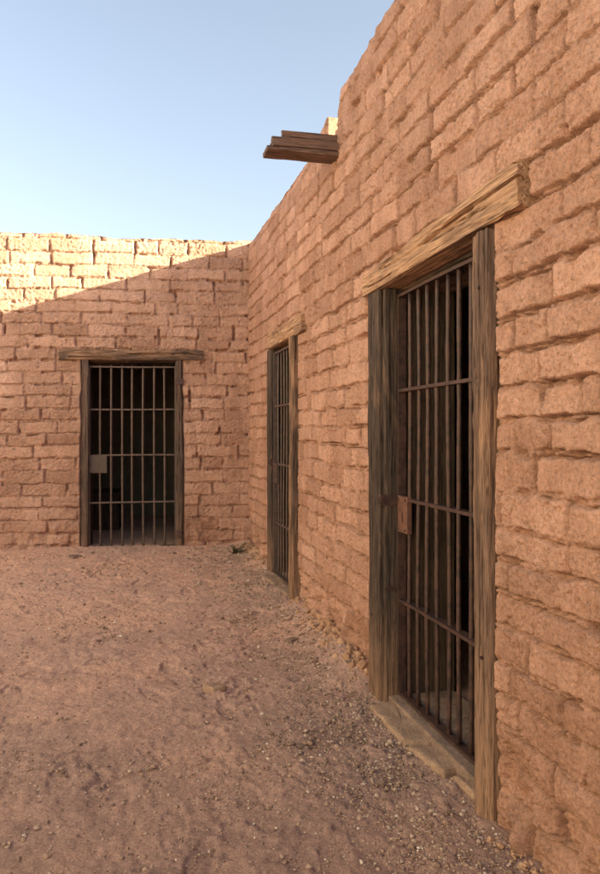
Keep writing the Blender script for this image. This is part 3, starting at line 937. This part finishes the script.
cell_door('middle barred cell door, farther along the right wall beneath a pale sawn lintel',
          (D, YC - FAR['left'], 0.0), -PI / 2,
          dict(w=w, zt=ZT, z0=0.1, jl=FAR['jl'], jr=FAR['jr'], proud=0.014, rp=-0.022, jamb_bottom=0.05, jamb_bottom_r=0.02,
               lintel=(-0.09, 1.19, 0.128), lproud=0.028, m_head=M_jamb_d, m_l=M_lintel, m_jl=M_jamb_d, m_jr=M_lintel_b,
               gate=(0.02, w - 0.01), gate_y=0.028, rails=[0.152, 0.59, 1.093, 1.586, 2.035], n_bars=6, r=0.0075, rail_d=0.016, iron=M_iron_b,
               lock=(0.03, 0.185, 0.93, 1.10), m_lock=M_plate_b,
               straps=[(-0.05, 0.02, -0.026, 0.03, 1.08, 1.135, 'keeper_strap')], hinges=[(w + 0.004, 0.02, 1.8), (w + 0.004, 0.02, 0.4)]), 140)
w = BACK['right'] - BACK['left']
cell_door('barred cell door in the end wall facing the viewer, dull square lock plate',
          (D + BACK['left'] * math.cos(ANG), YC - BACK['left'] * math.sin(ANG), 0.0), -ANG,
          dict(w=w, zt=ZT, z0=0.15, jl=BACK['jl'], jr=BACK['jr'], proud=0.016, rp=0.0, jamb_bottom=0.10, jamb_bottom_r=0.10,
               lintel=(-0.277, 1.129, 0.098), splits=((-0.01, -0.014, 0.45, 0.95, 0.03, 0.010), (0.02, 0.02, 0.05, 0.4, 0.02, 0.007)), lproud=0.026, m_head=M_jamb_d, ltilt=-0.004, m_l=M_lintel_b, m_jl=M_jamb_g, m_jr=M_jamb_g,
               gate=(0.006, w - 0.008), gate_y=0.075, rails=[0.212, 0.66, 1.133, 1.592, 2.02], n_bars=7, r=0.0115, iron=M_iron_b, rail_tilt=0.006,
               lock=(0.004, 0.178, 0.955, 1.133), m_lock=M_plate_b,
               straps=[(w - 0.01, w + 0.075, -0.028, -0.006, 1.84, 1.90, 'hinge_strap'), (w + 0.005, w + 0.06, -0.026, -0.006, 0.30, 0.38, 'hinge_strap')],
               hinges=[(w - 0.004, 0.04, 1.87), (w - 0.004, 0.04, 0.35)]), 180)

build_spout()
build_gravel()

n_ = NT('sandstone'); co_ = n_.coords()
M_slab = n_.done(n_.mix(0.85, n_.ramp(n_.noise(co_, 9, 4), [(0.32, (0.33, 0.215, 0.15)), (0.68, (0.47, 0.315, 0.222))]),
                        n_.ramp(n_.noise(co_, 110, 4), [(0.3, gray(0.65)), (0.7, gray(1.25))]), 'MULTIPLY'),
                 0.92, n_.bump(n_.noise(co_, 70, 5, 0.7), 0.010, 0.8), spec=0.15)
n_ = NT('brown_stone'); co_ = n_.coords()
M_dark = n_.done(n_.ramp(n_.noise(co_, 60, 4), [(0.3, (0.13, 0.085, 0.07)), (0.7, (0.30, 0.20, 0.155))]), 0.9, n_.bump(n_.noise(co_, 90, 4), 0.006, 0.8), spec=0.2)
gz = lambda x, y: float(ground_z(x, y))
slab('doorstep_stone', [(1.19, 3.55), (1.335, 3.60), (1.345, 3.18), (1.335, 3.06), (1.20, 3.10)], 0.020, 0.06, M_slab,
     'long tan flagstone at the foot of the nearest barred door', 'flagstone', 5)
slab('doorstep_stone', [(1.20, 3.075), (1.345, 3.035), (1.345, 2.83), (1.25, 2.80)], 0.012, 0.05, M_slab,
     'broken brown flagstone next to the long tan one, half buried in gravel', 'flagstone', 6)
slab('doorstep_stone', [(1.275, 2.775), (1.335, 2.785), (1.34, 2.60), (1.29, 2.60)], 0.008, 0.05, M_slab,
     'small pale flagstone beside the foot of the nearest door post', 'flagstone', 7)
slab('doorstep_stone', [(1.16, 6.40), (1.31, 6.44), (1.33, 6.02), (1.20, 5.98)], gz(1.25, 6.2) + 0.012, 0.06, M_slab,
     'flat stone lying under the middle barred door, farther from the viewer', 'flagstone', 8)
slab('doorstep_stone', [(1.19, 5.94), (1.33, 5.97), (1.33, 5.66), (1.24, 5.66)], gz(1.26, 5.8) + 0.010, 0.06, M_slab,
     'flat stone lying under the middle barred door, nearer the viewer', 'flagstone', 9)
for nm, ol, mt, lb, sd_ in (
        ('stone', [(-0.47, 7.38), (-0.38, 7.42), (-0.34, 7.36), (-0.42, 7.31)], M_dark, 'small dark stone on the dirt left of the end wall door', 21),
        ('stone', [(0.42, 3.97), (0.50, 4.00), (0.54, 3.94), (0.47, 3.91)], M_slab, 'pale flat stone lying alone on the open dirt of the yard', 22),
        ('stone', [(0.99, 4.62), (1.05, 4.65), (1.09, 4.61), (1.03, 4.58)], M_dark, 'brown stone on the dirt near the right wall between its two doors', 23)):
    cx_ = sum(p[0] for p in ol) / 4; cy_ = sum(p[1] for p in ol) / 4
    slab(nm, ol, gz(cx_, cy_) + 0.018, 0.04, mt, lb, 'stone', sd_)
build_weed()
build_bench()

# ------------------------------------------------------------------ light
SUN_EL = math.radians(15.8)
sd = np.array([0.895 * math.cos(SUN_EL), -0.446 * math.cos(SUN_EL), math.sin(SUN_EL)])
sun = bpy.data.lights.new('sun', 'SUN'); sun.energy = 3.5; sun.angle = math.radians(0.5); sun.color = (1.0, 0.92, 0.62)
so = put(bpy.data.objects.new('sun', sun))
from mathutils import Vector
so.rotation_euler = Vector(sd).to_track_quat('Z', 'Y').to_euler(); so.location = (20, -10, 12)
world = bpy.data.worlds.new('World'); sc.world = world; world.use_nodes = True
nt = world.node_tree
sky = nt.nodes.new('ShaderNodeTexSky'); sky.sky_type = 'NISHITA'; sky.sun_disc = False
sky.sun_elevation = SUN_EL; sky.sun_rotation = math.atan2(sd[0], sd[1]); sky.altitude = 300; sky.air_density = 1.0; sky.dust_density = 3.0; sky.ozone_density = 1.0
bg = nt.nodes['Background']; hs = nt.nodes.new('ShaderNodeHueSaturation'); hs.inputs['Saturation'].default_value = 0.68
nt.links.new(sky.outputs[0], hs.inputs['Color']); nt.links.new(hs.outputs[0], bg.inputs[0]); bg.inputs[1].default_value = 0.05

# ------------------------------------------------------------------ camera
cam = bpy.data.cameras.new('camera'); co = put(bpy.data.objects.new('camera', cam)); sc.camera = co
co.location = (0, 0, ZC)
TH = math.atan(180 / 760)
co.rotation_euler = (PI / 2, 0, -TH)
cam.sensor_fit = 'VERTICAL'; cam.sensor_height = 36; cam.sensor_width = 24
cam.lens = 36 * 760 / 874
cam.shift_y = -4 / 874
cam.clip_start = 0.05; cam.clip_end = 6000

vs = sc.view_settings
sc.display_settings.display_device = 'sRGB'
vs.view_transform = 'Standard'; vs.look = 'None'; vs.gamma = 1; vs.use_curve_mapping = False
vs.exposure = 2.86
sc.cycles.use_denoising = True
sc.cycles.use_guiding = True
sc.cycles.sampling_pattern = 'BLUE_NOISE'
sc.cycles.max_bounces = 8; sc.cycles.diffuse_bounces = 5
